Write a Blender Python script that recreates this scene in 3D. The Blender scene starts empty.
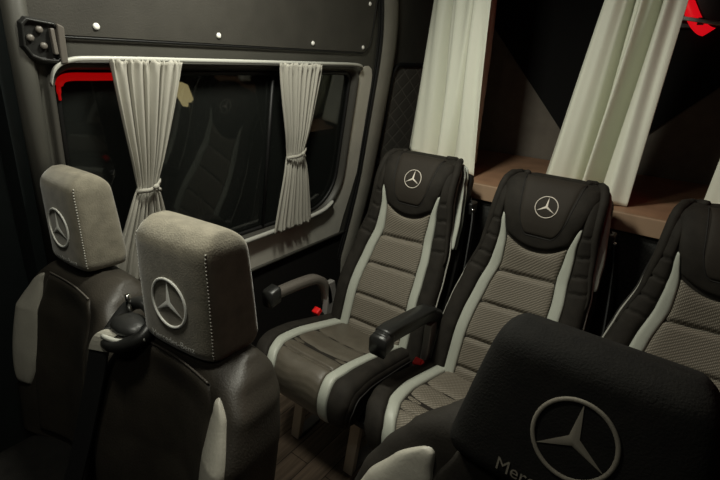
import bpy, bmesh, math, random
from mathutils import Vector, Matrix
random.seed(7)
SC = bpy.context.scene
COL = SC.collection
PI = math.pi

# ------------------------------------------------------------------ materials
def mat(name, color, rough=.6, spec=.4, noise=None, bump=None, emit=None, metal=0, sheen=0, coat=0):
    m = bpy.data.materials.new(name); m.use_nodes = True
    nt = m.node_tree; b = nt.nodes['Principled BSDF']
    b.inputs['Base Color'].default_value = (*color, 1)
    b.inputs['Roughness'].default_value = rough
    b.inputs['Specular IOR Level'].default_value = spec
    b.inputs['Metallic'].default_value = metal
    b.inputs['Coat Weight'].default_value = coat
    if sheen:
        b.inputs['Sheen Weight'].default_value = sheen
        b.inputs['Sheen Roughness'].default_value = .4
    if emit:
        b.inputs['Emission Color'].default_value = (*emit[0], 1)
        b.inputs['Emission Strength'].default_value = emit[1]
    tc = nt.nodes.new('ShaderNodeTexCoord')
    if noise:                                   # (scale, amount)
        n = nt.nodes.new('ShaderNodeTexNoise'); n.inputs['Scale'].default_value = noise[0]; n.inputs['Detail'].default_value = 5
        nt.links.new(tc.outputs['Object'], n.inputs['Vector'])
        r = nt.nodes.new('ShaderNodeMapRange')
        r.inputs['From Min'].default_value = .3; r.inputs['From Max'].default_value = .7
        r.inputs['To Min'].default_value = 1 - noise[1]; r.inputs['To Max'].default_value = 1 + noise[1]
        nt.links.new(n.outputs['Fac'], r.inputs['Value'])
        mx = nt.nodes.new('ShaderNodeMix'); mx.data_type = 'RGBA'; mx.blend_type = 'MULTIPLY'
        mx.inputs['Factor'].default_value = 1
        mx.inputs['A'].default_value = (*color, 1)
        nt.links.new(r.outputs['Result'], mx.inputs['B'])
        nt.links.new(mx.outputs['Result'], b.inputs['Base Color'])
    if bump:                                    # (scale, strength)
        n2 = nt.nodes.new('ShaderNodeTexNoise'); n2.inputs['Scale'].default_value = bump[0]; n2.inputs['Detail'].default_value = 3
        nt.links.new(tc.outputs['Object'], n2.inputs['Vector'])
        bp = nt.nodes.new('ShaderNodeBump'); bp.inputs['Strength'].default_value = bump[1]; bp.inputs['Distance'].default_value = .002
        nt.links.new(n2.outputs['Fac'], bp.inputs['Height'])
        nt.links.new(bp.outputs['Normal'], b.inputs['Normal'])
    return m

def woven(name, dark, light, scale, angle, rough=.7):
    m = mat(name, light, rough, .35)
    nt = m.node_tree; b = nt.nodes['Principled BSDF']
    tc = nt.nodes.new('ShaderNodeTexCoord')
    mp = nt.nodes.new('ShaderNodeMapping'); mp.inputs['Rotation'].default_value = (PI/4, angle, 0)
    nt.links.new(tc.outputs['Object'], mp.inputs['Vector'])
    ws = []
    for d, s in (('X', scale), ('Z', scale * .55)):
        w = nt.nodes.new('ShaderNodeTexWave'); w.bands_direction = d; w.inputs['Scale'].default_value = s
        w.inputs['Distortion'].default_value = 1.2; w.inputs['Detail'].default_value = 1
        nt.links.new(mp.outputs['Vector'], w.inputs['Vector']); ws.append(w)
    mu = nt.nodes.new('ShaderNodeMath'); mu.operation = 'MULTIPLY'
    nt.links.new(ws[0].outputs['Fac'], mu.inputs[0]); nt.links.new(ws[1].outputs['Fac'], mu.inputs[1])
    cr = nt.nodes.new('ShaderNodeValToRGB')
    cr.color_ramp.elements[0].color = (*dark, 1); cr.color_ramp.elements[1].color = (*light, 1)
    cr.color_ramp.elements[0].position = .05; cr.color_ramp.elements[1].position = .6
    nt.links.new(mu.outputs[0], cr.inputs['Fac']); nt.links.new(cr.outputs['Color'], b.inputs['Base Color'])
    bp = nt.nodes.new('ShaderNodeBump'); bp.inputs['Strength'].default_value = .35; bp.inputs['Distance'].default_value = .002
    nt.links.new(mu.outputs[0], bp.inputs['Height']); nt.links.new(bp.outputs['Normal'], b.inputs['Normal'])
    return m

def planks(name):
    m = mat(name, (.09, .06, .04), .45, .4)
    nt = m.node_tree; b = nt.nodes['Principled BSDF']
    tc = nt.nodes.new('ShaderNodeTexCoord')
    mp = nt.nodes.new('ShaderNodeMapping'); mp.inputs['Rotation'].default_value = (0, 0, PI / 2)
    nt.links.new(tc.outputs['Object'], mp.inputs['Vector'])
    br = nt.nodes.new('ShaderNodeTexBrick'); br.inputs['Scale'].default_value = 1
    br.inputs['Brick Width'].default_value = .9; br.inputs['Row Height'].default_value = .085
    br.inputs['Mortar Size'].default_value = .0015
    br.inputs['Color1'].default_value = (.27, .20, .145, 1); br.inputs['Color2'].default_value = (.19, .14, .10, 1)
    br.inputs['Mortar'].default_value = (.03, .02, .013, 1)
    nt.links.new(mp.outputs['Vector'], br.inputs['Vector'])
    mp2 = nt.nodes.new('ShaderNodeMapping'); mp2.inputs['Scale'].default_value = (60, 4, 1)
    nt.links.new(tc.outputs['Object'], mp2.inputs['Vector'])
    n = nt.nodes.new('ShaderNodeTexNoise'); n.inputs['Scale'].default_value = 1; n.inputs['Detail'].default_value = 6
    nt.links.new(mp2.outputs['Vector'], n.inputs['Vector'])
    r = nt.nodes.new('ShaderNodeMapRange'); r.inputs['From Min'].default_value = .3; r.inputs['From Max'].default_value = .7
    r.inputs['To Min'].default_value = .55; r.inputs['To Max'].default_value = 1.4
    nt.links.new(n.outputs['Fac'], r.inputs['Value'])
    mx = nt.nodes.new('ShaderNodeMix'); mx.data_type = 'RGBA'; mx.blend_type = 'MULTIPLY'; mx.inputs['Factor'].default_value = 1
    nt.links.new(br.outputs['Color'], mx.inputs['A']); nt.links.new(r.outputs['Result'], mx.inputs['B'])
    nt.links.new(mx.outputs['Result'], b.inputs['Base Color'])
    return m

def quilted(name):
    m = mat(name, (.05, .047, .04), .6, .35)
    nt = m.node_tree; b = nt.nodes['Principled BSDF']
    tc = nt.nodes.new('ShaderNodeTexCoord')
    outs = []
    for a in (PI / 3.2, -PI / 3.2):
        mp = nt.nodes.new('ShaderNodeMapping'); mp.inputs['Rotation'].default_value = (a, 0, 0)
        nt.links.new(tc.outputs['Object'], mp.inputs['Vector'])
        w = nt.nodes.new('ShaderNodeTexWave'); w.bands_direction = 'Y'; w.inputs['Scale'].default_value = 5
        nt.links.new(mp.outputs['Vector'], w.inputs['Vector']); outs.append(w)
    mn = nt.nodes.new('ShaderNodeMath'); mn.operation = 'MINIMUM'
    nt.links.new(outs[0].outputs['Fac'], mn.inputs[0]); nt.links.new(outs[1].outputs['Fac'], mn.inputs[1])
    r = nt.nodes.new('ShaderNodeMapRange'); r.inputs['From Max'].default_value = .06
    nt.links.new(mn.outputs[0], r.inputs['Value'])
    cr = nt.nodes.new('ShaderNodeValToRGB')
    cr.color_ramp.elements[0].color = (.16, .15, .13, 1); cr.color_ramp.elements[1].color = (.10, .094, .082, 1)
    nt.links.new(r.outputs['Result'], cr.inputs['Fac']); nt.links.new(cr.outputs['Color'], b.inputs['Base Color'])
    bp = nt.nodes.new('ShaderNodeBump'); bp.inputs['Strength'].default_value = .4; bp.inputs['Distance'].default_value = .004
    nt.links.new(r.outputs['Result'], bp.inputs['Height']); nt.links.new(bp.outputs['Normal'], b.inputs['Normal'])
    return m

def glassm(name):
    m = mat(name, (.05, .055, .05), .03, .5)
    b = m.node_tree.nodes['Principled BSDF']
    b.inputs['Transmission Weight'].default_value = .9
    b.inputs['IOR'].default_value = 1.45
    b.inputs['Base Color'].default_value = (.10, .11, .10, 1)
    return m

M = dict(
    black=mat('black_seat_fabric', (.0175, .0150, .0118), .8, .22, (30, .25), (220, .25)),
    thread_shaded=mat('shaded_embroidery', (.17, .155, .125), .7, .2),  # emblem thread with the driver headrest's shade put into the colour
    flap=mat('brown_black_leather', (.0245, .0200, .0152), .75, .25, None, (300, .2)),
    weave=woven('woven_seat_mesh', (.085, .073, .056), (.265, .235, .186), 90, .6),
    shiny=mat('worn_seat_mesh', (.088, .076, .058), .42, .42, (30, .12), (420, .35)),
    pillar=mat('grey_pillar', (.17, .162, .138), .55, .35, (9, .1)),
    pale=mat('pale_grey_green_leather', (.385, .40, .345), .45, .4, None, (160, .15)),
    piping=mat('pale_piping', (.36, .35, .31), .5, .4),
    shell=mat('seat_rear_shell', (.014, .013, .012), .7, .3),
    plastic=mat('black_plastic', (.016, .016, .015), .38, .45, None, (250, .15)),
    greyplastic=mat('grey_brown_plastic', (.11, .098, .085), .4, .45),
    bracket=mat('grey_metal_bracket', (.26, .25, .235), .4, .5, metal=.3),
    red=mat('red_button', (.75, .01, .01), .35, .5),
    chrome=mat('chrome', (.7, .69, .66), .2, .5, metal=1),
    belt=mat('belt_webbing', (.010, .010, .010), .6, .35, None, (400, .3)),
    legs=mat('cream_painted_steel', (.80, .72, .60), .45, .4),
    thread=mat('pale_embroidery', (.88, .88, .82), .45, .5),
    thread_dim=mat('tan_embroidery', (.62, .57, .50), .6, .3),
    frontleather=mat('dark_brown_leatherette', (.030, .0255, .0195), .5, .42, (18, .2), (260, .3)),
    frontsuede=mat('grey_brown_headrest_cloth', (.185, .168, .128), .8, .25, (40, .18), (350, .4), sheen=.35),
    darksuede=mat('shaded_black_cloth', (.006, .0055, .0045), .85, .2, (40, .3), (350, .4)),  # black cloth taken darker to carry the shade over the cab seating
    frontpale=mat('pale_beige_leather', (.34, .325, .275), .4, .45, (14, .12), (200, .2)),
    wall=mat('grey_wall_trim', (.055, .053, .045), .55, .4, (9, .1), (300, .12)),
    lit_wall=mat('lit_wall_grey', (.52, .50, .44), .5, .4, (9, .08), (300, .1)),  # wall grey lightened to carry the light on the window band
    upper=mat('grey_brown_leather_panel', (.043, .040, .034), .6, .35, (14, .12), (280, .3)),
    frame=mat('dark_window_frame', (.055, .052, .045), .5, .4),
    rubber=mat('black_rubber', (.008, .008, .008), .5, .35),
    lower=mat('black_lower_trim', (.006, .0055, .005), .65, .3),
    rail=mat('pale_rail', (.42, .42, .38), .4, .4),
    rivet=mat('white_button', (.75, .74, .70), .4, .4),
    curtain=mat('pale_grey_curtain', (.37, .355, .31), .75, .25, None, (500, .25)),
    satin=mat('sage_cream_satin', (.82, .83, .71), .5, .4, None, (120, .08)),
    wood=mat('shelf_wood', (.33, .19, .115), .5, .35, (12, .15)),
    woodedge=mat('shelf_wood_edge', (.34, .23, .15), .5, .35),
    carpet=mat('dark_grey_carpet', (.045, .045, .042), .95, .1, (150, .35), (400, .6)),
    felt=mat('grey_brown_felt', (.17, .152, .128), .9, .15, (20, .1)),
    blackpanel=mat('black_panel', (.006, .006, .006), .8, .2, None, (300, .3)),
    floor=planks('plank_floor'), quilt=quilted('quilted_panel'), glass=glassm('tinted_glass'),
    ceil=mat('ceiling_lining', (.10, .095, .085), .9, .2),
    cab=mat('cab_door_plastic', (.007, .010, .010), .6, .35, (20, .15)),
    redglow=mat('red_light', (.4, .01, .01), .4, .4, emit=((1, .006, .014), .55)),
    reddim=mat('red_frame_glow', (.05, .002, .002), .5, .2, emit=((1, .004, .004), .25)),  # red light falling on the window frame, put in as glow
    lampglow=mat('yellow_light', (.8, .6, .3), .4, .3, emit=((1, .75, .38), 2.6)),
    domeglow=mat('dome_light', (.9, .88, .8), .4, .3, emit=((1, .93, .8), 4)),
    whitebar=mat('pale_lamp_bar', (.9, .9, .88), .4, .4),
)

# ------------------------------------------------------------------ helpers
def link(name, verts, faces, m, parent=None, smooth=True, loc=None):
    me = bpy.data.meshes.new(name)
    me.from_pydata([tuple(v) for v in verts], [], faces)
    bm = bmesh.new(); bm.from_mesh(me)
    bmesh.ops.recalc_face_normals(bm, faces=bm.faces)
    bm.to_mesh(me); bm.free()
    me.materials.append(m)
    for p in me.polygons: p.use_smooth = smooth
    o = bpy.data.objects.new(name, me); COL.objects.link(o)
    if parent: o.parent = parent
    if loc: o.location = loc
    return o

def empty(name, loc, label, cat, group=None):
    o = bpy.data.objects.new(name, None); COL.objects.link(o); o.location = loc
    o.empty_display_size = .1
    return tag(o, label, cat, group)

def tag(o, label, cat, group=None):
    o['label'] = label; o['category'] = cat
    if group: o['group'] = group
    return o

def struct(o): o['kind'] = 'structure'; return o

class MB:
    def __init__(s): s.v = []; s.f = []
    def add(s, v, f):
        k = len(s.v); s.v += [Vector(p) for p in v]; s.f += [[i + k for i in q] for q in f]; return s
    def box(s, lo, hi, R=None, c=None):
        v = [Vector((x, y, z)) for x in (lo[0], hi[0]) for y in (lo[1], hi[1]) for z in (lo[2], hi[2])]
        if R is not None: v = [R @ p + (c or Vector()) for p in v]
        return s.add(v, [(0,1,3,2),(4,6,7,5),(0,4,5,1),(2,3,7,6),(0,2,6,4),(1,5,7,3)])
    def rings(s, R, closed=True, caps=True):
        n = len(R[0]); v = [p for r in R for p in r]; f = []
        for i in range(len(R) - 1):
            for j in range(n if closed else n - 1):
                f.append((i*n+j, i*n+(j+1) % n, (i+1)*n+(j+1) % n, (i+1)*n+j))
        if caps:
            f.append(tuple(range(n))); f.append(tuple((len(R)-1)*n+j for j in range(n)))
        return s.add(v, f)
    def tube(s, P, r, n=10, flat=None):
        """flat=(axis Vector, ratio): squash the section along an axis"""
        P = [Vector(p) for p in P]; R = []; prev = None
        for i, p in enumerate(P):
            t = (P[min(i+1, len(P)-1)] - P[max(i-1, 0)]).normalized()
            a = prev if prev is not None else (Vector((0,0,1)) if abs(t.z) < .9 else Vector((1,0,0)))
            a = (a - t*a.dot(t)).normalized(); prev = a; b = t.cross(a)
            rr = r[i] if isinstance(r, (list, tuple)) else r
            R.append([p + rr*(math.cos(q)*a + math.sin(q)*b) for q in (2*PI*k/n for k in range(n))])
        return s.rings(R)
    def ball(s, c, r, nu=14, nv=8, sc=(1,1,1)):
        R = []
        for i in range(1, nv):
            th = PI*i/nv
            R.append([Vector(c)+Vector((r*sc[0]*math.sin(th)*math.cos(2*PI*j/nu), r*sc[1]*math.sin(th)*math.sin(2*PI*j/nu), r*sc[2]*math.cos(th))) for j in range(nu)])
        return s.rings(R)
    def build(s, name, m, parent=None, smooth=True, bevel=0, loc=None):
        o = link(name, s.v, s.f, m, parent, smooth, loc)
        if bevel:
            b = o.modifiers.new('bevel', 'BEVEL'); b.width = bevel; b.segments = 3; b.limit_method = 'ANGLE'
            b.angle_limit = .6; b.harden_normals = False
        return o

def smoothpath(P, n=8):
    P = [Vector(p) for p in P]; out = []
    for i in range(len(P)-1):
        p0 = P[max(i-1,0)]; p1 = P[i]; p2 = P[i+1]; p3 = P[min(i+2,len(P)-1)]
        for k in range(n):
            t = k/n
            out.append(.5*((2*p1)+(p2-p0)*t+(2*p0-5*p1+4*p2-p3)*t*t+(3*p1-p0-3*p2+p3)*t**3))
    return out+[P[-1]]

def lerp_tab(tab):
    def f(t):
        if t <= tab[0][0]: return tab[0][1]
        for (a, x), (b, y) in zip(tab, tab[1:]):
            if t <= b:
                q = (t-a)/(b-a); q = q*q*(3-2*q)*.5+q*.5
                return x+(y-x)*q
        return tab[-1][1]
    return f

class Pad:
    """An upholstered body: section across x between an inner and an outer path."""
    def __init__(s, outer, inner, w, conc, n=5.0, s0=0, s1=1, off=lambda t: 0):
        s.off = off; s.o, s.i, s.w, s.c, s.n, s.s0, s.s1 = outer, inner, w, conc, n, s0, s1
    def nrm(s, t): return (s.o(t)-s.i(t)).normalized()
    def S(s, x, t, h=0):
        w = s.w(t); q = min(abs(x)/w, 1)
        g = .5+.5*max(0, 1-q**s.n)**(1/s.n)
        i = s.i(t); d = s.o(t)-i
        p = i+d*g+Vector((x+s.off(t), 0, 0))
        return p+s.nrm(t)*(h-s.c(t)*max(0, 1-q*q)**1.5)
    def body(s, rows=60, half=24):
        R = []
        for k in range(rows+1):
            t = s.s0+(s.s1-s.s0)*k/rows
            w = s.w(t); ring = []
            for j in range(2*half+1):
                a = PI-PI*j/(2*half)
                c = math.cos(a); x = w*math.copysign(abs(c)**(2/s.n), c)
                ring.append(s.S(x, t))
            i = s.i(t); d = s.o(t)-i
            for j in range(1, 2*half):
                a = -PI*j/(2*half)
                c = math.cos(a); x = w*math.copysign(abs(c)**(2/s.n), c)
                g = .5-.5*abs(math.sin(a))**(2/s.n)
                ring.append(i+d*g+Vector((x+s.off(t), 0, 0)))
            R.append(ring)
        return MB().rings(R)
    def patch(s, dom, puff, na=24, nb=50, grooves=(), pw=6, sink=.003, gw=.006, wr=0):
        V = []; F = []
        for j in range(nb+1):
            for i in range(na+1):
                a, b = i/na, j/nb
                a = .5-.5*math.cos(PI*a); b2 = .5-.5*math.cos(PI*b)*.6-.2+.4*b if False else b
                x, t = dom(a, b2)
                e = max(0, (1-abs(2*a-1)**pw)*(1-abs(2*b2-1)**(pw*3)))**.5
                for gt in grooves:
                    gg, slope = gt if isinstance(gt, tuple) else (gt, 0)
                    e *= 1-.85*math.exp(-((t-gg-slope*x)/gw)**2)
                h = puff*e-sink*(1-min(1, e*3))
                if wr: h += wr*e*math.sin(t*95+x*30+2*math.sin(x*40))*.5
                V.append(s.S(x, t, h))
        for j in range(nb):
            for i in range(na):
                q = j*(na+1)+i; F.append((q, q+1, q+na+2, q+na+1))
        return MB().add(V, F)

def emblem(mb, P, r, th, waist=.15):
    """Ring and three pointed star; P(a, b, h) maps the emblem plane to space."""
    n = 48; m = 8; R = []
    for i in range(n):
        q = 2*PI*i/n
        R.append([P((r+th*math.cos(k))*math.sin(q), (r+th*math.cos(k))*math.cos(q), .0012+.7*th*math.sin(k)) for k in (2*PI*j/m for j in range(m))])
    R.append(R[0]); mb.rings(R, caps=False)
    v = [P(0, 0, .004)]
    for k in range(3):
        q = 2*PI*k/3
        v.append(P(r*.97*math.sin(q), r*.97*math.cos(q), .001))
        q += PI/3
        v.append(P(r*waist*math.sin(q), r*waist*math.cos(q), .001))
    mb.add(v, [(0, 1+i, 1+(i+1) % 6) for i in range(6)])
    return mb

def text_mesh(mb, s, size, P, x0, y0, width, h=.0012):
    cu = bpy.data.curves.new('t', 'FONT'); cu.body = s; cu.size = size; cu.extrude = 0; cu.resolution_u = 3; cu.fill_mode = 'FRONT'; cu.dimensions = '2D'
    o = bpy.data.objects.new('t', cu); COL.objects.link(o)
    dg = bpy.context.evaluated_depsgraph_get(); dg.update()
    me = bpy.data.meshes.new_from_object(o.evaluated_get(dg))
    xs = [v.co.x for v in me.vertices]; k = width/(max(xs)-min(xs)); mn = min(xs)
    mb.add([P(x0+(v.co.x-mn)*k, y0+v.co.y*k, h) for v in me.vertices], [tuple(p.vertices) for p in me.polygons])
    bpy.data.objects.remove(o); bpy.data.curves.remove(cu); bpy.data.meshes.remove(me)

FZ = .05           # floor level

# ------------------------------------------------------------------ setting
def wp(y, z, o=0): return Vector((-1.242+.15*(z-.823)+o, y, z))     # a point on the leaning left wall

def rrect(y0, y1, z0, z1, r, n=10):
    """rounded rectangle; r = radii (lower front, lower rear, upper rear, upper front)"""
    out = []
    for (cy, cz, a0, rad) in ((y0+r[0], z0+r[0], PI, r[0]), (y1-r[1], z0+r[1], 1.5*PI, r[1]), (y1-r[2], z1-r[2], 0, r[2]), (y0+r[3], z1-r[3], .5*PI, r[3])):
        for k in range(n+1):
            a = a0+.5*PI*k/n; out.append((cy+rad*math.cos(a), cz+rad*math.sin(a)))
    return out

def sheet_with_hole(outer, hole, offs):
    bm = bmesh.new(); E = []
    for loop in (outer, hole):
        vs = [bm.verts.new(wp(y, z, offs)) for y, z in loop]
        E += [bm.edges.new((vs[i], vs[(i+1) % len(vs)])) for i in range(len(vs))]
    bmesh.ops.triangle_fill(bm, edges=E, use_beauty=True)
    ret = bmesh.ops.extrude_face_region(bm, geom=bm.faces[:])
    for g in ret['geom']:
        if isinstance(g, bmesh.types.BMVert): g.co.x -= .05
    bm.verts.index_update()
    v = [p.co.copy() for p in bm.verts]; f = [[q.index for q in p.verts] for p in bm.faces]
    bm.free(); return MB().add(v, f)

hole = rrect(.42, 1.518, .812, 1.412, (.05, .17, .05, .05))
w = struct(sheet_with_hole([(.375, .665), (2.215, .665), (2.215, 1.95), (.375, 1.95)], hole, 0).build('wall_left', M['wall'], None, False))
# lower edge roll of the wall trim
MB().tube([wp(.38, .668, .004), wp(1.66, .668, .004)], .008, 8).build('edge_bead', M['wall'], w)
MB().tube([wp(.378, .67, 0), wp(.378, 1.95, 0)], .022, 12).build('front_edge', M['wall'], w)
MB().box((-1.36, .38, FZ), (-1.275, 2.215, .675)).build('lower_panel', M['lower'], w, False)

# pillar behind the sliding door with its rubber seals
def bulge(prof, y0, y1, z0, z1, m, name):
    pass
R = []
for k in range(25):
    z = .40+1.55*k/24
    yc = 1.70-.10*max(0, (z-1.42)/.25)**2*.5-.06*max(0, (.95-z)/.3)**1.3*.6
    R.append([wp(yc+a, z, .002+.028*(1-abs(a/.052)**4)) for a in (-.052, -.046, -.035, -.015, .015, .035, .046, .052)])
MB().rings(R, closed=False, caps=False).build('pillar', M['pillar'], w)
for dy, rr in ((-.064, .008), (-.082, .004)):
    P = []
    for k in range(40):
        z = .45+1.5*k/39
        P.append(wp(1.705+dy-.10*max(0, (z-1.42)/.25)**2*.5-.06*max(0, (.95-z)/.3)**1.3*.6, z, .008))
    MB().tube(P, rr, 8).build('door_seal', M['rubber'], w)

# upper leather panel with buttons
def plate(outline, off0, off1, m, name, parent, bev=.004):
    n = len(outline)
    cy = sum(p[0] for p in outline)/n; cz = sum(p[1] for p in outline)/n
    sh = lambda k: [(cy+(y-cy)*(1-k/ max(.05, abs(y-cy)+abs(z-cz))), cz+(z-cz)*(1-k/max(.05, abs(y-cy)+abs(z-cz)))) for y, z in outline]
    R = [[wp(y, z, off0) for y, z in outline], [wp(y, z, off1-bev) for y, z in outline], [wp(y, z, off1) for y, z in sh(bev)]]
    return MB().rings(R).build(name, m, parent, False)

tp = struct(plate(rrect(.385, 1.565, 1.470, 1.93, (.01, .05, .05, .01)), -.005, .007, M['upper'], 'trim_1', None))
MB().tube([wp(y, z, .007) for y, z in (lambda L: L+[L[0]])(rrect(.388, 1.568, 1.467, 1.932, (.01, .05, .05, .01)))], .0022, 6).build('panel_seam', M['rubber'], tp)
for y, z in ((.527, 1.492), (.852, 1.492), (1.235, 1.490), (1.521, 1.488), (1.524, 1.638), (.44, 1.545), (.6, 1.86), (1.0, 1.86), (1.4, 1.86)):
    MB().ball(wp(y, z, .008), .0075, sc=(.6, 1, 1)).build('button', M['rivet'], tp)

# quilted blank panel behind the pillar
q = struct(plate(rrect(1.772, 2.19, .97, 1.425, (.04, .02, .02, .05)), -.005, .006, M['quilt'], 'trim_2', None))
MB().tube([wp(y, z, .006) for y, z in (lambda L: L+[L[0]])(rrect(1.768, 2.194, .966, 1.429, (.044, .02, .02, .054)))], .010, 8).build('panel_seal', M['rubber'], q)

# added plate; brighter light under and behind the side window is in its colour
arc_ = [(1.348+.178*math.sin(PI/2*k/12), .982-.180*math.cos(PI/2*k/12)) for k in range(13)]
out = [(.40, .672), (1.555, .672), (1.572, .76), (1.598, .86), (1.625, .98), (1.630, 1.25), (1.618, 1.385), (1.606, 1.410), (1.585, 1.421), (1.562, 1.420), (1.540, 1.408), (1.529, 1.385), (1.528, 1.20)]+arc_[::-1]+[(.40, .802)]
struct(MB().rings([[wp(y_, z_, o_) for y_, z_ in out] for o_ in (-.002, .004)]).build('lit_trim_3', M['lit_wall'], None, False))

# side window
win = rrect(.412, 1.526, .804, 1.420, (.055, .178, .058, .058))
inn = rrect(.434, 1.503, .828, 1.398, (.04, .155, .04, .04))
R = [[wp(y, z, -.04) for y, z in win], [wp(y, z, .006) for y, z in win],
     [wp(y, z, .013) for y, z in rrect(.418, 1.520, .810, 1.414, (.05, .172, .053, .053))],
     [wp(y, z, .006) for y, z in rrect(.427, 1.511, .820, 1.405, (.045, .163, .046, .046))],
     [wp(y, z, -.02) for y, z in inn], [wp(y, z, -.04) for y, z in inn]]
R.append(R[0])
wf = struct(MB().rings(R, caps=False).build('window_1', M['frame'], None))
MB().rings([[wp(y, z, o) for y, z in inn] for o in (-.032, -.026)]).build('glass_pane', M['glass'], wf, False)
MB().tube([wp(y, z, -.018) for y, z in (lambda L: L+[L[0]])(rrect(.439, 1.498, .833, 1.393, (.04, .155, .04, .04)))], .007, 8).build('glass_seal', M['rubber'], wf)
MB().tube([wp(1.085, .83, -.016), wp(1.085, 1.40, -.016)], .006, 8).build('pane_divider', M['rubber'], wf)

def curve_box(P, w_, t_):
    """flat bar along P, w_ tall (z), t_ thick (x)"""
    R = []
    for p in P: R.append([p+Vector((sx*t_, 0, sz*w_)) for sx, sz in ((-1,-1),(-1,1),(-.4,1.25),(.4,1.25),(1,1),(1,-1),(.4,-1.25),(-.4,-1.25))])
    return MB().rings(R)
P = smoothpath([wp(.415, 1.372, .022), wp(.425, 1.402, .024), wp(.452, 1.420, .025), wp(.52, 1.426, .025), wp(.80, 1.427, .025), wp(1.2, 1.427, .025), wp(1.43, 1.427, .025), wp(1.50, 1.422, .023), wp(1.53, 1.411, .012)], 6)
tag(curve_box(P, .0042, .006).build('curtain_rail', M['rail']), 'thin pale curtain rail running along the top edge of the side window', 'curtain rail', 'side window curtain rails')
P = smoothpath([wp(.45, .815, .014), wp(.80, .815, .022), wp(1.1, .817, .022), wp(1.30, .824, .022), wp(1.40, .836, .022), wp(1.455, .858, .018)], 6)
tag(curve_box(P, .0065, .007).build('curtain_rail', M['rail']), 'thin pale curtain rail running along the bottom sill of the side window', 'curtain rail', 'side window curtain rails')

# glowing strip stands in for red light on the window frame's front corner
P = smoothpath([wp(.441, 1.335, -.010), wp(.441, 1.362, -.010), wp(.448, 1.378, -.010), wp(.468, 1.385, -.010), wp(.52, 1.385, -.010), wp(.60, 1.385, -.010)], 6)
tag(MB().tube(P, [.003]*4+[.005]*4+[.009]*(len(P)-8), 8).build('frame_glow', M['reddim']), 'red glow standing in for red light on the side window frame corner', 'light')

# cab door zone, floor, ceiling, right wall, rear wall
cab = struct(MB().box((-1.40, -.9, FZ), (-1.34, .385, 1.95)).build('wall_front_left', M['cab'], None, False))
struct(MB().rings([[wp(y_, z_, o_) for y_, o_ in ((.335, -.10), (.335, -.012), (.376, -.012), (.376, -.10))] for z_ in (FZ, 1.95)]).build('trim_4', M['cab'], None, False))
o = MB().tube(smoothpath([(-1.335, .20, 1.30), (-1.27, .21, 1.28), (-1.26, .215, 1.15), (-1.27, .22, 1.0), (-1.335, .22, .97)], 6), .02, 10).build('grab_handle', M['plastic'])
tag(o, 'dark vertical grab handle at the far left edge beside the pillar', 'handle')
fl = struct(MB().box((-1.40, .52, FZ-.05), (1.05, 2.3, FZ)).build('floor', M['floor'], None, False))
MB().box((-1.40, -.9, FZ-.05), (1.05, .52, FZ)).build('shaded_cab_floor', M['lower'], fl, False)  # cab floor coloured black for the shade beside the bench
struct(MB().box((-1.40, -.9, 1.95), (1.05, 2.3, 2.0)).build('ceiling', M['ceil'], None, False))
struct(MB().box((.98, -.9, FZ), (1.05, 2.3, 1.95)).build('wall_right', M['blackpanel'], None, False))
rw = struct(MB().box((-1.40, 2.215, FZ), (1.05, 2.3, 1.95)).build('wall_rear', M['felt'], None, False))
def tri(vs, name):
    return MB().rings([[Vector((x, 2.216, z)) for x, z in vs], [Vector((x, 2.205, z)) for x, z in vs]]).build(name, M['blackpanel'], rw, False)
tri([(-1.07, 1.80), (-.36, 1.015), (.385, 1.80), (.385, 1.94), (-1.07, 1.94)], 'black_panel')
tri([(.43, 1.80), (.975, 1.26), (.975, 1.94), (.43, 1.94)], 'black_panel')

# luggage shelf behind the seats
sh = empty('luggage_shelf', (0, 1.544, FZ), 'brown wooden luggage shelf running behind the row of seats', 'shelf')
y = lambda a: a-1.544
MB().box((-.985, y(1.55), 1.016-FZ), (.975, y(2.204), 1.044-FZ)).build('shelf_board', M['wood'], sh, False)
MB().box((-.985, y(1.534), .988-FZ), (.975, y(1.55), 1.045-FZ)).build('edge_strip', M['woodedge'], sh, False, .003)
MB().box((-.97, y(1.556), .001), (.975, y(1.576), 1.015-FZ)).build('front_panel', M['carpet'], sh, False)

# red lamp on the rear wall
rl = empty('marker_lamp', (-.145, 2.204, 1.645), 'red glowing lamp with a pale bar at the top right of the rear wall', 'light')
P = smoothpath([(-.055, -.035, .105), (-.030, -.037, .060), (-.002, -.04, .015), (.025, -.04, -.025), (.052, -.038, -.050), (.072, -.034, -.058)], 6)
MB().rings([[Vector(p)+Vector((sx, dy, sx*.85)) for sx, dy in ((-.016, 0), (-.012, -.012), (.012, -.012), (.016, 0), (.012, .010), (-.012, .010))] for p in P]).build('lens', M['redglow'], rl)
MB().tube([(-.040, -.07, -.010), (.03, -.07, -.022), (.14, -.065, -.040)], .0065, 8).build('bar', M['whitebar'], rl)
MB().box((.03, -.06, -.036), (.05, .009, -.012)).build('mount', M['plastic'], rl, False)
MB().box((-.03, -.022, -.045), (.14, .009, .12)).build('housing', M['plastic'], rl, False, .004)

# street lamp outside the side window
ol = empty('street_lamp', (-3.0, 1.91, -.62), 'yellow lamp shining outside the side window', 'lamp')
MB().tube([(0, .06, 0), (0, .06, 1.72)], .02, 8).build('pole', M['plastic'], ol)
MB().rings([[Vector((0, -.02, 1.78)), Vector((0, .0, 1.86)), Vector((0, .05, 1.84)), Vector((0, .085, 1.74)), Vector((0, .03, 1.69))], [Vector((-.06, -.02, 1.78)), Vector((-.06, .0, 1.86)), Vector((-.06, .05, 1.84)), Vector((-.06, .085, 1.74)), Vector((-.06, .03, 1.69))]]).build('lamp_head', M['lampglow'], ol, False)

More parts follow.
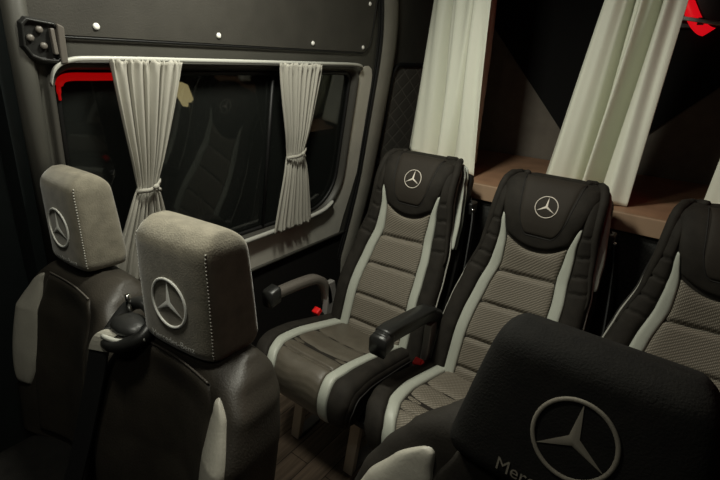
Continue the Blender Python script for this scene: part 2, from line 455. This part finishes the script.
# interior door lock housing
dl = empty('door_lock', tuple(wp(.415, 1.458, 0)), 'dark plastic door lock housing with three screws on the wall above the headrest', 'door lock')
B = wp(.42, 1.458, 0)
prof = [(-.042, -.012), (-.040, .030), (-.030, .040), (.020, .034), (.030, .020), (.030, -.034), (.020, -.042), (-.012, -.040), (-.030, -.032)]
R = [[wp(.42+a*k, 1.458+b*k, o)-B for a, b in prof] for k, o in ((1.10, .0), (1.08, .022), (.97, .030), (.88, .030), (.84, .022))]
MB().rings(R).build('housing', M['plastic'], dl, False, .002)
for a, b in ((-.026, .004), (-.008, .020), (-.004, -.010)):
    MB().ball(wp(.42+a, 1.458+b, .026)-B, .007, sc=(.6, 1, 1)).build('screw', M['greyplastic'], dl)
MB().box((-.006, -.004, -.026), (.006, .004, .024)).build('lever', M['greyplastic'], dl, False, .002, tuple(wp(.434, 1.458, .028)-B))
R = [[wp(.42+a, 1.458+b, o)-B for a, b in ((.022, -.045), (.022, .034), (.036, .028), (.036, -.043))] for o in (0, .034)]
MB().rings(R).build('side_cap', M['greyplastic'], dl, False, .003)

# ------------------------------------------------------------------ curtains at the side window
def side_curtain(ytop, ytie, ybot, ztie, ztop, zbot, nf, label, seed):
    rnd = random.Random(seed)
    nu, nv = 140, 70; V = []; F = []
    ph = [rnd.uniform(-.5, .5) for _ in range(nf+2)]
    for j in range(nv+1):
        v = j/nv; z = ztop+(zbot-ztop)*v
        vt = (ztop-ztie)/(ztop-zbot)
        if v < vt: q = v/vt; q = q**1.15; lo = ytop[0]+(ytie[0]-ytop[0])*q; hi = ytop[1]+(ytie[1]-ytop[1])*q
        else: q = (v-vt)/(1-vt); q = q**.85; lo = ytie[0]+(ybot[0]-ytie[0])*q; hi = ytie[1]+(ybot[1]-ytie[1])*q
        tight = math.exp(-((z-ztie)/.05)**2)
        end = math.exp(-((v-0)/.03)**2)+math.exp(-((1-v)/.035)**2)
        for i in range(nu+1):
            u = i/nu
            k = u*nf; ki = int(min(k, nf-1)); ph_ = ph[ki]+(ph[ki+1]-ph[ki])*(k-ki)
            wv = math.sin(2*PI*(u*nf)+ph_*1.5)
            amp = .011*(1-.55*tight)*(.5+.9*abs(ph_))
            ru = .004*end*math.sin(2*PI*u*nf*2.3+ph_*6)
            yy = lo+(hi-lo)*(u+.02*math.sin(2*PI*u*nf*.5+seed))
            o = .036+amp*wv+ru-.006*tight*(2*u-1)**2
            V.append(wp(yy, z+.003*end*math.sin(u*nf*9), o))
    for j in range(nv):
        for i in range(nu):
            a = j*(nu+1)+i; F.append((a, a+1, a+nu+2, a+nu+1))
    o = MB().add(V, F).build('window_curtain', M['curtain'])
    md = o.modifiers.new('cloth', 'SOLIDIFY'); md.thickness = .0016; md.offset = 0
    tag(o, label, 'curtain', 'tied side window curtains')
    yc = (ytie[0]+ytie[1])/2; hw = (ytie[1]-ytie[0])/2+.003; c = wp(yc, ztie, .036)
    P = [c+Vector((.019*math.sin(a), hw*math.cos(a), .010*math.cos(a)+.003*math.sin(3*a))) for a in (2*PI*k/28 for k in range(29))]
    R = [[p+Vector((.0016*s*math.sin(2*PI*k/28), .0016*s*math.cos(2*PI*k/28), t)) for s, t in ((-1,-.006),(1,-.006),(1,.006),(-1,.006))] for k, p in enumerate(P)]
    tb = MB().rings(R, caps=False)
    tb.ball(c+Vector((.022, hw*.25, .003)), .008, sc=(.7, 1.1, .9))
    for s, dz in ((.5, -.012), (-.1, -.010)):
        tb.rings([[c+Vector((.023+.002*k, hw*.25+s*.02*k+e, .003+dz*k+f)) for e, f in ((-.003,-.004),(.003,-.004),(.003,.004),(-.003,.004))] for k in (0, .5, 1)])
    tb.build('tieback', M['curtain'], o)
side_curtain((.537, .722), (.583, .642), (.478, .690), 1.103, 1.424, .822, 9, 'pale pleated curtain tied in the middle, nearer the front of the side window', 3)
side_curtain((1.062, 1.262), (1.135, 1.222), (1.098, 1.300), 1.116, 1.424, .814, 9, 'pale pleated curtain tied in the middle, nearer the rear of the side window', 5)

# ------------------------------------------------------------------ long curtains over the shelf
def rear_curtain(top, bot, folds, label, seed, ztop=1.90):
    """top/bot: ((x, y, z) left, (x, y, z) right); folds: (u centre, width, depth)"""
    nu, nv = 120, 60; V = []; F = []
    (l0, r0), (l1, r1) = [[Vector(p) for p in q] for q in (top, bot)]
    for j in range(nv+1):
        v = j/nv
        L = l0.lerp(l1, v); Rr = r0.lerp(r1, v)
        ax = (Rr-L); ax.z = 0; nrm = Vector((ax.y, -ax.x, 0)).normalized()
        for i in range(nu+1):
            u = i/nu; p = L.lerp(Rr, u); d = 0
            for (c, w_, dep) in folds:
                cc = c+.05*math.sin(v*2.3+c*9+seed); k = (u-cc)/(w_*(.8+.3*v))
                d += dep*(.75+.5*v)*math.exp(-k*k)
            d += .006*math.sin(u*17+v*3+seed)+.003*math.sin(u*41+seed-v*4)
            V.append(p+nrm*d+Vector((0, 0, .006*math.sin(u*9+seed)*v)))
    for j in range(nv):
        for i in range(nu):
            a = j*(nu+1)+i; F.append((a, a+1, a+nu+2, a+nu+1))
    o = MB().add(V, F).build('long_curtain', M['satin'])
    md = o.modifiers.new('cloth', 'SOLIDIFY'); md.thickness = .002; md.offset = 0
    return tag(o, label, 'curtain', 'long curtains over the rear shelf')
rear_curtain(((-.965, 1.80, 1.90), (-.690, 1.62, 1.90)), ((-1.025, 1.80, 1.075), (-.652, 1.625, 1.05)),
    ((.14, .14, .040), (.36, .035, -.110), (.52, .09, .035), (.69, .03, -.110), (.86, .09, .035)), 'long sage cream curtain hanging behind the seat nearest the side window', 1)
rear_curtain(((-.300, 1.66, 1.90), (-.120, 1.66, 1.90)), ((-.412, 1.71, 1.062), (-.128, 1.625, 1.052)),
    ((.14, .12, .035), (.35, .035, -.080), (.46, .05, .03), (.61, .055, -.120), (.84, .12, .035)), 'long sage cream curtain hanging behind the middle seat of the row', 2)
rear_curtain(((.085, 1.66, 1.90), (.36, 1.66, 1.90)), ((.055, 1.66, 1.055), (.42, 1.63, 1.052)),
    ((.15, .10, .025), (.4, .06, -.04), (.65, .1, .025)), 'long sage cream curtain at the right edge above the last seat', 4)
cr = MB().tube([(-1.10, 1.80, 1.905), (-.60, 1.66, 1.905), (.97, 1.66, 1.905)], .012, 8).build('curtain_track', M['rail'])
tag(cr, 'ceiling track carrying the long rear curtains', 'curtain rail')

# ------------------------------------------------------------------ rear row seats
TH = math.atan(.36); UD = Vector((0, math.sin(TH), math.cos(TH))); ND = Vector((0, -math.cos(TH), math.sin(TH)))
B0 = Vector((0, 1.155, .541-FZ))
def back_outer(t):
    top = max(0, (t-.60)/.055)
    bulge = .030*math.exp(-((t-.55)/.09)**2)+.012*math.exp(-((t-.12)/.1)**2)
    return B0+UD*t+ND*(.012+bulge-.035*top**3)
def back_inner(t):
    top = max(0, (t-.60)/.055)
    return B0+UD*t+ND*(-.105+.02*top**2-.03*math.exp(-((t-.1)/.2)**2))
BW = lerp_tab([(-.09, .185), (-.02, .207), (.12, .206), (.22, .200), (.32, .188), (.42, .166), (.52, .153), (.60, .149), (.635, .138), (.652, .110), (.658, .07)])
BC = lerp_tab([(-.1, .02), (.1, .030), (.35, .026), (.42, .012), (.5, .004), (.66, .004)])
BOFF = lerp_tab([(0, -.020), (.15, -.020), (.42, .002), (.6, .004)])
BACK = Pad(back_outer, back_inner, BW, BC, 5, -.09, .658, BOFF)

path_o = smoothpath([(0, 1.235, .515), (0, 1.16, .528), (0, 1.05, .558), (0, .95, .585), (0, .86, .604), (0, .815, .606), (0, .785, .596), (0, .766, .572), (0, .758, .54), (0, .760, .50), (0, .772, .468)], 8)
path_i = smoothpath([(0, 1.235, .43), (0, 1.16, .43), (0, 1.05, .44), (0, .95, .45), (0, .90, .46), (0, .87, .465), (0, .85, .468), (0, .84, .468), (0, .83, .468), (0, .83, .462), (0, .83, .458)], 8)
def along(path):
    def f(t):
        k = max(0, min(t, 1))*(len(path)-1); i = min(int(k), len(path)-2); p = path[i].lerp(path[i+1], k-i)
        return p-Vector((0, 0, FZ))
    return f
CW = lerp_tab([(0, .17), (.12, .198), (.3, .208), (.42, .207), (.55, .202), (.7, .196), (.85, .187), (1, .170)])
CC = lerp_tab([(0, .022), (.3, .022), (.5, .010), (.8, .003), (1, .002)])
COFF = lerp_tab([(0, -.040), (.3, -.048), (.5, -.034), (.7, -.022), (1, -.016)])
CUSH = Pad(along(path_o), along(path_i), CW, CC, 5, 0, 1, COFF)

SX = lerp_tab([(-.05, .130), (0, .129), (.10, .127), (.185, .122), (.28, .113), (.37, .099), (.45, .099), (.52, .109)])
SWd = lerp_tab([(-.05, .017), (.2, .0175), (.37, .0165), (.43, .013), (.49, .007), (.525, .002)])
arc = lambda a: .428+.075*abs(2*a-1)**2.2*.45

def make_seat(loc, label):
    t = empty('passenger_chair', loc, label, 'seat', 'seats in the rear row')
    BACK.body(90, 26).build('backrest', M['black'], t)
    # woven centre
    def dom(a, b):
        s = -.045+(arc(a)-.004+.045)*b; lim = SX(s)-SWd(s)-.001
        return (-lim+2*lim*a, s)
    BACK.patch(dom, .012, 34, 130, ((.345, .05), (.235, .04), (.112, .02), (.01, 0)), 8, gw=.008).build('centre_panel', M['weave'], t)
    for sgn in (-1, 1):
        def ds(a, b, sgn=sgn):
            s = -.05+.57*b; return (sgn*(SX(s)+SWd(s)*(2*a-1)), s)
        BACK.patch(ds, .008, 10, 90, (), 4, sink=.002).build('stripe', M['pale'], t)
        def dbol(a, b, sgn=sgn):
            s = -.05+.66*b; lo = SX(s)+SWd(s)+.002; hi = BW(s)*.985
            return (sgn*(lo+(hi-lo)*a), s)
        BACK.patch(dbol, .010, 12, 120, tuple((g, sgn*.2) for g in (.31, .36, .415, .47)), 4, sink=.002, gw=.003, wr=.0012).build('bolster', M['black'], t)
    # headrest: wide padded hood, then the flap with the emblem
    def hw_(s): return min(SX(min(s, .52))-SWd(min(s, .52))-.001+max(0, s-.50)*.25, BW(s)*.90)
    def dh(a, b):
        s0 = arc(a)+.004
        s = s0+(.640-.010*abs(2*a-1)**4-s0)*b
        return ((2*a-1)*hw_(s), s)
    BACK.patch(dh, .014, 34, 50, (), 8).build('hood', M['black'], t)
    def df(a, b):
        q = abs(2*a-1)
        s0 = .468+.060*max(0, q-.5)**2/.25; s1 = .646-.003*q
        s = s0+(s1-s0)*b; w_ = .066+.018*b
        return ((2*a-1)*w_+.004, s)
    fp = BACK.patch(df, .018, 34, 44, (), 10).build('headrest_flap', M['flap'], t)
    def sewn(a):
        x, s = df(a, 0); return BACK.S(x, s, .0135)
    seam = [BACK.S(*df(0, 1-k/20), .0135) for k in range(20)]+[sewn(k/30) for k in range(31)]+[BACK.S(*df(1, k/20), .0135) for k in range(1, 20)]
    MB().tube(seam, .0016, 6).build('flap_seam', M['shell'], t)
    def P(a, b, h): return BACK.S(.008+a, .556+b, .018+h)
    emblem(MB(), P, .0305, .0013, .12).build('emblem', M['thread_dim'], t)
    # padded rim that runs up the sides and over both shoulders
    for sgn in (-1, 1):
        pts = [BACK.S(sgn*(BW(s)-.009), s, .004) for s in (.30+.30*k/20 for k in range(21))]
        pts += [BACK.S(sgn*x, s, .006) for x, s in ((.136, .622), (.128, .640), (.114, .652), (.098, .655), (.084, .650))]
        n_ = len(pts)
        MB().tube(pts, [.004+.009*min(1, k/14)-.006*max(0, (k-n_+4)/4) for k in range(n_)], 10).build('shoulder_rim', M['black'], t)
    # piping round the side edges
    for sgn in (-1, 1):
        for off, nm, m_ in ((.965, 'piping', 'piping'),):
            pts = []
            for k in range(60):
                s = -.07+.69*k/59; pts.append(BACK.S(sgn*BW(s)*.992, s, .002))
            MB().tube(pts, .0028, 6).build(nm, M[m_], t)
    # rear shell with pale bands on its side
    def shell_ring(s, e, d0, d1):
        return [B0+UD*s+ND*d+Vector((x, 0, 0)) for x, d in ((BOFF(s)-BW(s)-e, d0), (BOFF(s)-BW(s)-e, d1), (BOFF(s)-BW(s)*.8, d1-.012), (BOFF(s)+BW(s)*.8, d1-.012), (BOFF(s)+BW(s)+e, d1), (BOFF(s)+BW(s)+e, d0))]
    MB().rings([shell_ring(-.08+.70*k/40, .006, -.062, -.105) for k in range(41)], True).build('rear_shell', M['shell'], t)
    for sgn in (1,):
        for d, wd, m_ in ((-.020, .004, 'pale'), (-.045, .006, 'pale')):
            R = []
            for k in range(40):
                s = .36+.285*k/39; x = BOFF(s)+BW(s)+.004+.011*abs(math.sin(PI*min(1, k/30)))**.7; ww = wd*math.sin(PI*min(1, .12+k/39*.88))**.5
                c = B0+UD*s+ND*d+Vector((sgn*x, 0, 0))
                R.append([c+ND*ww+Vector((-.026, 0, 0)), c+ND*ww*.8, c+ND*ww*.5+Vector((.003, 0, 0)), c-ND*ww*.5+Vector((.003, 0, 0)), c-ND*ww*.8, c-ND*ww+Vector((-.026, 0, 0))])
            MB().rings(R).build('side_band', M[m_], t)
    # cushion
    n0 = len(t.children)
    CUSH.body(90, 26).build('cushion', M['black'], t)
    cx = lerp_tab([(0, .122), (.12, .128), (.3, .130), (.42, .125), (.55, .114), (.7, .109), (1, .104)])
    cw = .0175
    CUSH.patch(lambda a, b: ((2*a-1)*(cx(.06+.92*b)-cw-.001), .06+.92*b), .010, 34, 140, ((.24, 0), (.36, .15), (.36, -.15), (.47, 0)), 8, gw=.016, wr=.0005).build('cushion_panel', M['shiny'] if loc[0] < -.5 else M['weave'], t)
    for sgn in (-1, 1):
        CUSH.patch(lambda a, b, sgn=sgn: (sgn*(cx(.04+.95*b)+cw*(2*a-1)), .04+.95*b), .010, 10, 110, (), 4, sink=.002).build('cushion_stripe', M['pale'], t)
        def dcb(a, b, sgn=sgn):
            s = .03+.94*b; lo = cx(s)+cw+.002; hi = CW(s)*.97
            return (sgn*(lo+(hi-lo)*a), s)
        CUSH.patch(dcb, .012, 12, 110, (), 4, sink=.002).build('cushion_bolster', M['black'], t)
        pts = [CUSH.S(sgn*CW(s)*.995, s, -.006) for s in (.06+.92*k/60 for k in range(61))]
        MB().tube(pts, .0022, 6).build('piping', M['shell'], t)
    for c_ in list(t.children):
        if c_.name.split('.')[0] in ('cushion', 'cushion_panel', 'cushion_bolster', 'cushion_stripe'): c_.location.x = -.004
    # under frame and legs
    MB().box((-.20, .84, .385), (.20, 1.24, .412)).build('seat_pan', M['shell'], t, False, .006)
    for x in (-.232, .034):
        lg = MB().rings([[Vector((x+dx, 1.045+dy-k*(.075), .39-.389*k)) for dx, dy in ((-.02, -.012), (.02, -.012), (.02, .012), (-.02, .012))] for k in (0, 1)])
        lg.build('leg', M['legs'], t, False, .002)
        MB().rings([[Vector((x+dx, .965+dy, z)) for dx, dy in ((-.02, 0), (.02, 0), (.02, .20), (-.02, .20))] for z in (.0005, .012)]).build('foot', M['bracket'], t, False)
    # left armrest: arm, tip cap, elbow bracket
    ax = -.247
    first = loc[0] < -.5
    dz = -FZ if first else .018-FZ
    P_ = smoothpath([(ax, .872, .712+dz), (ax, .92, .714+dz), (ax, 1.02, .708+dz), (ax, 1.09, .696+dz), (ax, 1.13, .668+dz), (ax, 1.152, .625+dz), (ax, 1.162, .57+dz)] if first else [(ax, .872, .722+dz), (ax, .92, .722+dz), (ax, 1.02, .706+dz), (ax, 1.11, .690+dz), (ax, 1.17, .672+dz), (ax, 1.205, .645+dz), (ax, 1.215, .60+dz)], 5)
    R = []
    for k, p in enumerate(P_):
        tn = (P_[min(k+1, len(P_)-1)]-P_[max(k-1, 0)]).normalized(); n_ = Vector((0, -tn.z, tn.y))
        hh = .016 if first else .022; R.append([p+Vector((a*(.019 if first else .025), 0, 0))+n_*b*hh for a, b in ((-1,-.6),(-.7,-1),(.7,-1),(1,-.6),(1,.6),(.7,1),(-.7,1),(-1,.6))])
    arm = MB().rings(R).build('armrest', M['greyplastic'] if loc[0] < -.5 else M['plastic'], t, True)
    MB().rings([[Vector((ax+a*(.024 if first else .028), .862+dy, .712+dz+b*.028+dq)) for a, b in ((-1,-.7),(-.8,-1),(.8,-1),(1,-.7),(1,.7),(.8,1),(-.8,1),(-1,.7))] for dy, dq in ((0, -.006), (.004, -.002), (.035, .004), (.04, .005))]).build('tip_cap', M['plastic'], arm, True)
    if not first: MB().rings([[p+Vector((a*.0265, 0, 0))+Vector((0, 0, .0225))+Vector((0, 0, b)) for a, b in ((-1, -.006), (1, -.006), (.8, .004), (-.8, .004))] for p in P_[2:20]]).build('arm_pad', M['plastic'], arm, True)
    bx = -.240
    MB().rings([[Vector((bx+dx, y_+dy, z_-FZ)) for dx, dy in ((-.012, -w_), (.012, -w_), (.012, w_), (-.012, w_))] for y_, z_, w_ in ((1.185, .44, .06), (1.178, .53, .042), (1.170, .60, .026), (1.165, .66, .020))]).build('arm_bracket', M['bracket'], t, False, .003)
    # belt buckle
    Rb = Matrix.Rotation(.55, 3, 'X')
    bc = Vector((-.245, 1.108, .545-FZ)) if first else Vector((-.232, 1.095, .538-FZ))
    bk = MB().box((-.016, -.013, -.06), (.016, .013, .008), Rb, bc).build('buckle', M['plastic'], t, False, .004)
    MB().box((-.015, -.013, .000), (.015, .013, .024), Rb, bc).build('buckle_button', M['red'], bk, False, .004)
    # seat belt down the right flank
    P_ = smoothpath([(.150, 1.462, 1.02-FZ), (.186, 1.425, .965-FZ), (.212, 1.36, .85-FZ), (.232, 1.29, .70-FZ), (.238, 1.235, .58-FZ), (.225, 1.20, .47-FZ)], 8)
    R = []
    for k, p in enumerate(P_):
        tn = (P_[min(k+1, len(P_)-1)]-P_[max(k-1, 0)]).normalized()
        wd = tn.cross(Vector((1, .15, 0))).normalized()*.022
        R.append([p+wd+Vector((.002, 0, 0)), p-wd+Vector((.002, 0, 0)), p-wd-Vector((.002, 0, 0)), p+wd-Vector((.002, 0, 0))])
    sb = MB().rings(R).build('seat_belt', M['belt'], t, False)
    MB().box((-.012, -.03, -.02), (.02, .02, .022)).build('belt_guide', M['plastic'], sb, False, .006, (.165, 1.435, .985-FZ))
    MB().ball((.188, 1.408, .985-FZ), .006).build('guide_bolt', M['chrome'], sb)
    # hanging tongue end
    return t

make_seat((-.744, 0, FZ), 'black and grey seat nearest the side window, its whole cushion in view')
make_seat((-.307, 0, FZ), 'black and grey seat in the middle of the rear row, behind the black front headrest')
make_seat((.136, 0, FZ), 'black and grey rear row seat cut off by the right edge of the photo')

# ------------------------------------------------------------------ front seats
def headrest(parent, cx, yf, zc, tilt, hw, up, dn, depth, cloth, th_m, lx=0, yaw=0, flare=.0, rho=.0435, name='headrest'):
    ca, sa = math.cos(tilt), math.sin(tilt)
    U = Vector((0, sa, ca)); N = Vector((0, -ca, sa)); C0 = Vector((cx, yf, zc)); RZ = Matrix.Rotation(yaw, 3, 'Z')
    def prof(t):    # height t -> half width, front depth, rear depth
        k = max(0, (t-(up-.045))/.045); kb = max(0, (-dn+.02-t)/.02)
        w_ = hw*(1+flare*(up-t)/(up+dn)-.04*max(0, t/up)**2)*(1-.16*k**3-.06*kb**2)
        return w_, -.030*k**2.8-.008*kb**2, -depth*(1-.12*t/up)+.030*k**2.8+.008*kb
    pad = Pad(lambda t: U*t+N*prof(t)[1], lambda t: U*t+N*prof(t)[2], lambda t: prof(t)[0], lambda t: -.003, 6.5, -dn, up)
    def T(v):
        d = (v.dot(N)+depth)/depth
        return C0+RZ @ Vector((v.x*(1.05-.10*d*d), v.y, v.z))
    mb = pad.body(60, 26); mb.v = [T(v) for v in mb.v]
    h = mb.build(name, cloth, parent)
    def P(a, b, o): return T(pad.S(lx+a, b, o))
    emblem(MB(), P, rho, rho*.062).build('emblem', th_m, h)
    tm = MB()
    ty, tw = (-1.70, 3.24) if cloth is M['darksuede'] else (-1.80, 2.6)
    text_mesh(tm, 'Mercedes-Benz', .02, P, -rho*tw/2, rho*ty, rho*tw, .0014); tm.build('lettering', th_m, h, False)
    for sgn in (() if cloth is M['darksuede'] else (-1, 1)):
        pts = [T(pad.S(sgn*prof(t)[0]*.955, t, .0005)) for t in (-dn+.008+(up+dn-.03)*k/60 for k in range(61))]
        st = MB()
        for k in range(0, 60, 2): st.tube([pts[k], pts[k+1]], .0014, 6)
        st.build('edge_stitching', M['piping'], h)
    for q_ in (-.045, .045):
        MB().tube([T(Vector((q_, 0, 0))+U*(-dn-.05)+N*(-depth*.5)), T(Vector((q_, 0, 0))+U*(-dn+.03)+N*(-depth*.5))], .006, 8).build('headrest_post', M['chrome'], h)
    return h

def front_back(parent, cx, y0, ztop, lean, patch_sides, thick=.13, zb=.50, scale=1.0, bol=0, table=None, plo=.54, ptop=.91, lm=None):
    lm = lm or M['frontleather']
    ca, sa = math.cos(lean), math.sin(lean)
    U = Vector((0, sa, ca)); N = Vector((0, -ca, sa))
    T = (ztop-zb)/ca; Cb = Vector((0, y0, ztop))-U*T
    def o(t):
        k = max(0, (t-(T-.05))/.05)
        return Cb+U*t+N*(.020*math.exp(-((t-T*.45)/.18)**2)+bol*min(1, max(0, (T*.97-t)/(T*.25)))-.055*k**2.5)
    def i(t):
        k = max(0, (t-(T-.05))/.05)
        return Cb+U*t+N*(-thick+.04*k**2.5)
    W = lerp_tab([(0, .190*scale), (T*.25, .198*scale), (T*.5, .200*scale), (T*.72, .196*scale), (T*.86, .178*scale), (T*.94, .150*scale), (T, .115*scale)])
    if table: W = lerp_tab([(T*a, b_) for a, b_ in table])
    c0_ = lerp_tab([(0, .03), (T*.5, .042), (T*.8, .026), (T*.93, .010), (T, .0)]); Cc = lambda t: c0_(t)+bol*min(1, max(0, (T*.97-t)/(T*.25)))
    pad = Pad(o, i, W, Cc, 4.5, 0, T)
    def rear(v):
        d = max(0, min(1, -(v-Cb).dot(N)/thick)); return 1-.16*d
    def sh(mb):
        for v in mb.v: v.x = v.x*rear(v)+cx
        return mb
    b = sh(pad.body(70, 24)).build('backrest', lm, parent)
    # front panel with a seam line
    lim = lambda s: W(s)*.60
    sh(pad.patch(lambda a, bb: ((2*a-1)*lim(.02+(T*.93-.02)*bb), .02+(T*.93-.02)*bb), .008, 28, 60, (), 10)).build('front_panel', lm, b)
    top = [pad.S((2*k/30-1)*lim(T*.93), T*.93, .006)+Vector((cx, 0, 0)) for k in range(31)]
    MB().tube(top, .0018, 6).build('seam', M['greyplastic'], b)
    for sgn in patch_sides:
        def dp(a, bb, sgn=sgn):
            s = T*.30+T*(ptop-.30)*bb
            e = math.sin(PI*min(1, max(0, .06+bb*.94)))**.55
            lo = W(s)*plo; hi = W(s)*.94; m_ = (lo+hi)/2+(hi-lo)*.03; hf = (hi-lo)/2*e
            return (sgn*(m_+hf*(2*a-1)), s)
        sh(pad.patch(dp, .009, 24, 80, (), 5, sink=.002)).build('bolster_patch', M['frontpale'], b)
    return pad, T

bench = empty('passenger_bench', (0, 0, 0), 'dark brown double front seat bench with two separate headrests at the left', 'seat')
padL, TL = front_back(bench, -1.050, .345, .985, .20, (-1,), .13, .50, 1.06, .05)
padR, TR = front_back(bench, -.632, .345, .985, .20, (1,), .13, .50, 1.05, .05)
headrest(bench, -1.084, .354, 1.076, .03, .080, .123, .092, .100, M['frontsuede'], M['thread'], .002, math.radians(3))
headrest(bench, -.630, .338, 1.066, .03, .093, .128, .094, .11, M['frontsuede'], M['thread'], .003, math.radians(6))
MB().rings([[Vector((x, y_, z_)) for x, z_ in ((-1.22, .32), (-.41, .32), (-.41, .48), (-.44, .505), (-1.19, .505), (-1.22, .48))] for y_ in (-.22, -.18, .25, .32)]).build('bench_cushion', M['darksuede'], bench, False, .02)  # cushion blackened to stand for the dark of the cab
MB().box((-1.18, -.15, FZ), (-.47, .30, .33)).build('bench_base', M['plastic'], bench, False, .01)
# belt guide and belt on the shoulder between the two backrests
gx, gy, gz = -.775, .325, .955
g = MB().tube(smoothpath([(gx-.045, gy-.01, gz-.015), (gx-.045, gy+.03, gz+.02), (gx-.01, gy+.045, gz+.035), (gx+.04, gy+.035, gz+.03), (gx+.06, gy, gz+.012), (gx+.03, gy-.03, gz-.006), (gx-.02, gy-.03, gz-.018), (gx-.045, gy-.01, gz-.015)], 6), .013, 10).build('belt_guide', M['plastic'], bench)
MB().ball((gx+.005, gy+.006, gz+.010), .05, sc=(.92, .62, .36)).build('guide_cover', M['plastic'], g)
MB().tube([(gx-.02, gy+.02, gz+.022), (gx-.018, gy+.02, gz+.062)], .005, 8).build('guide_pin', M['chrome'], g)
MB().tube(smoothpath([(gx-.02, gy-.035, gz-.004), (gx+.03, gy-.03, gz+.004), (gx+.07, gy+.0, gz+.012)], 5), .005, 8).build('guide_trim', M['rail'], g)
P_ = smoothpath([(gx+.02, gy+.01, gz+.01), (gx-.015, gy-.035, gz-.005), (gx-.035, gy-.06, gz-.10), (gx-.06, gy-.10, gz-.25), (gx-.09, gy-.15, gz-.42)], 8)
R = []
for k, p in enumerate(P_):
    wd = Vector((.024, .006, .004)); nn = Vector((0, -.0015, .0006))
    R.append([p-wd+nn, p+wd+nn, p+wd-nn, p-wd-nn])
sb = MB().rings(R).build('seat_belt', M['belt'], bench, False)
MB().rings([[r + Vector((0, -.0015, .001)) for r in q_] for q_ in R[5:12]]).build('belt_sleeve', M['frontpale'], sb, False)
e_ = P_[-1]
MB().box((-.03, -.012, -.012), (.03, .012, .012), Matrix.Rotation(.3, 3, 'Z'), e_).build('belt_tongue', M['bracket'], sb, False, .003)

drv = empty('driver_seat', (0, 0, 0), 'black front seat in the right foreground with a large star emblem on its headrest', 'seat')
padD, TD = front_back(drv, -.0245, .46, 1.035, .25, (-1, 1), .13, .50, 1.27, .02, ((0, .235), (.4, .265), (.62, .275), (.72, .265), (.80, .245), (.88, .215), (.95, .175), (1, .125)), .50, .865, M['black'])
headrest(drv, -.0245, .4325, 1.090, .26, .108, .100, .088, .10, M['darksuede'], M['thread_shaded'], 0, 0, .30)
MB().rings([[Vector((x, y_, z_)) for x, z_ in ((-.26, .32), (.21, .32), (.21, .49), (.18, .515), (-.23, .515), (-.26, .49))] for y_ in (-.10, -.06, .36, .43)]).build('seat_cushion', M['frontleather'], drv, False, .02)
MB().box((-.20, -.03, FZ), (.15, .38, .33)).build('seat_base', M['plastic'], drv, False, .01)

# ------------------------------------------------------------------ lamps
def lamp(name, loc, size, power, col, label):
    t = empty(name, loc, label, 'lamp', 'ceiling lamps')
    MB().box((-size/2-.02, -size/2-.02, -.018), (size/2+.02, size/2+.02, 0)).build('lamp_frame', M['plastic'], t, False, .004)
    MB().box((-size/2, -size/2, -.024), (size/2, size/2, -.012)).build('diffuser', M['domeglow'], t, False)
    L = bpy.data.lights.new(name+'_light', 'AREA'); L.size = size; L.energy = power; L.color = col
    o = bpy.data.objects.new(name+'_light', L); COL.objects.link(o); o.location = (loc[0], loc[1], loc[2]-.03); 
    return o
lamp('ceiling_lamp', (-.64, .20, 1.949), .12, 4.0, (.98, .96, .82), 'square ceiling lamp above the front passenger bench')
lamp('ceiling_lamp', (-.70, .74, 1.949), .14, 12.0, (.975, .97, .835), 'square ceiling lamp above the aisle before the rear row')
lamp('ceiling_lamp', (-.20, -.25, 1.949), .10, .9, (.98, .96, .84), 'added fill lamp on the ceiling by the windscreen between the front seats')  # unseen fill, added to light the rear seat legs and floor
ra = empty('ambient_lamp', (.55, 1.15, 1.949), 'red ambient ceiling lamp on the right side', 'lamp')
MB().box((-.03, -.2, -.02), (.03, .2, 0)).build('lamp_frame', M['plastic'], ra, False, .004)
MB().box((-.02, -.19, -.026), (.02, .19, -.012)).build('diffuser', M['redglow'], ra, False)
L = bpy.data.lights.new('ambient_light', 'AREA'); L.shape = 'RECTANGLE'; L.size = .04; L.size_y = .38; L.energy = .35; L.color = (1, .02, .03)
o = bpy.data.objects.new('ambient_light', L); COL.objects.link(o); o.location = (.55, 1.15, 1.915); o.rotation_euler = (0, math.radians(35), 0)

wd = bpy.data.worlds.new('night'); SC.world = wd; wd.use_nodes = True
wd.node_tree.nodes['Background'].inputs['Color'].default_value = (.5, .7, .75, 1)
wd.node_tree.nodes['Background'].inputs['Strength'].default_value = .001

# ------------------------------------------------------------------ camera
f, yaw, pitch, roll = 449.6, math.radians(36.071), math.radians(22.134), math.radians(2.542)
fw = Vector((-math.sin(yaw)*math.cos(pitch), math.cos(yaw)*math.cos(pitch), -math.sin(pitch)))
r = Vector((math.cos(yaw), math.sin(yaw), 0)); up = r.cross(fw)
r2 = r*math.cos(roll)+up*math.sin(roll); u2 = -r*math.sin(roll)+up*math.cos(roll)
cam = bpy.data.cameras.new('camera'); co = bpy.data.objects.new('camera', cam); COL.objects.link(co)
cam.sensor_width = 36; cam.lens = f/720*36; cam.clip_start = .01
Mx = Matrix((r2, u2, -fw)).transposed().to_4x4(); Mx.translation = Vector((0, 0, 1.4534))
co.matrix_world = Mx
SC.camera = co
SC.view_settings.view_transform = 'Standard'; SC.view_settings.look = 'None'
SC.view_settings.gamma = 1; SC.view_settings.exposure = 0; SC.view_settings.use_curve_mapping = False
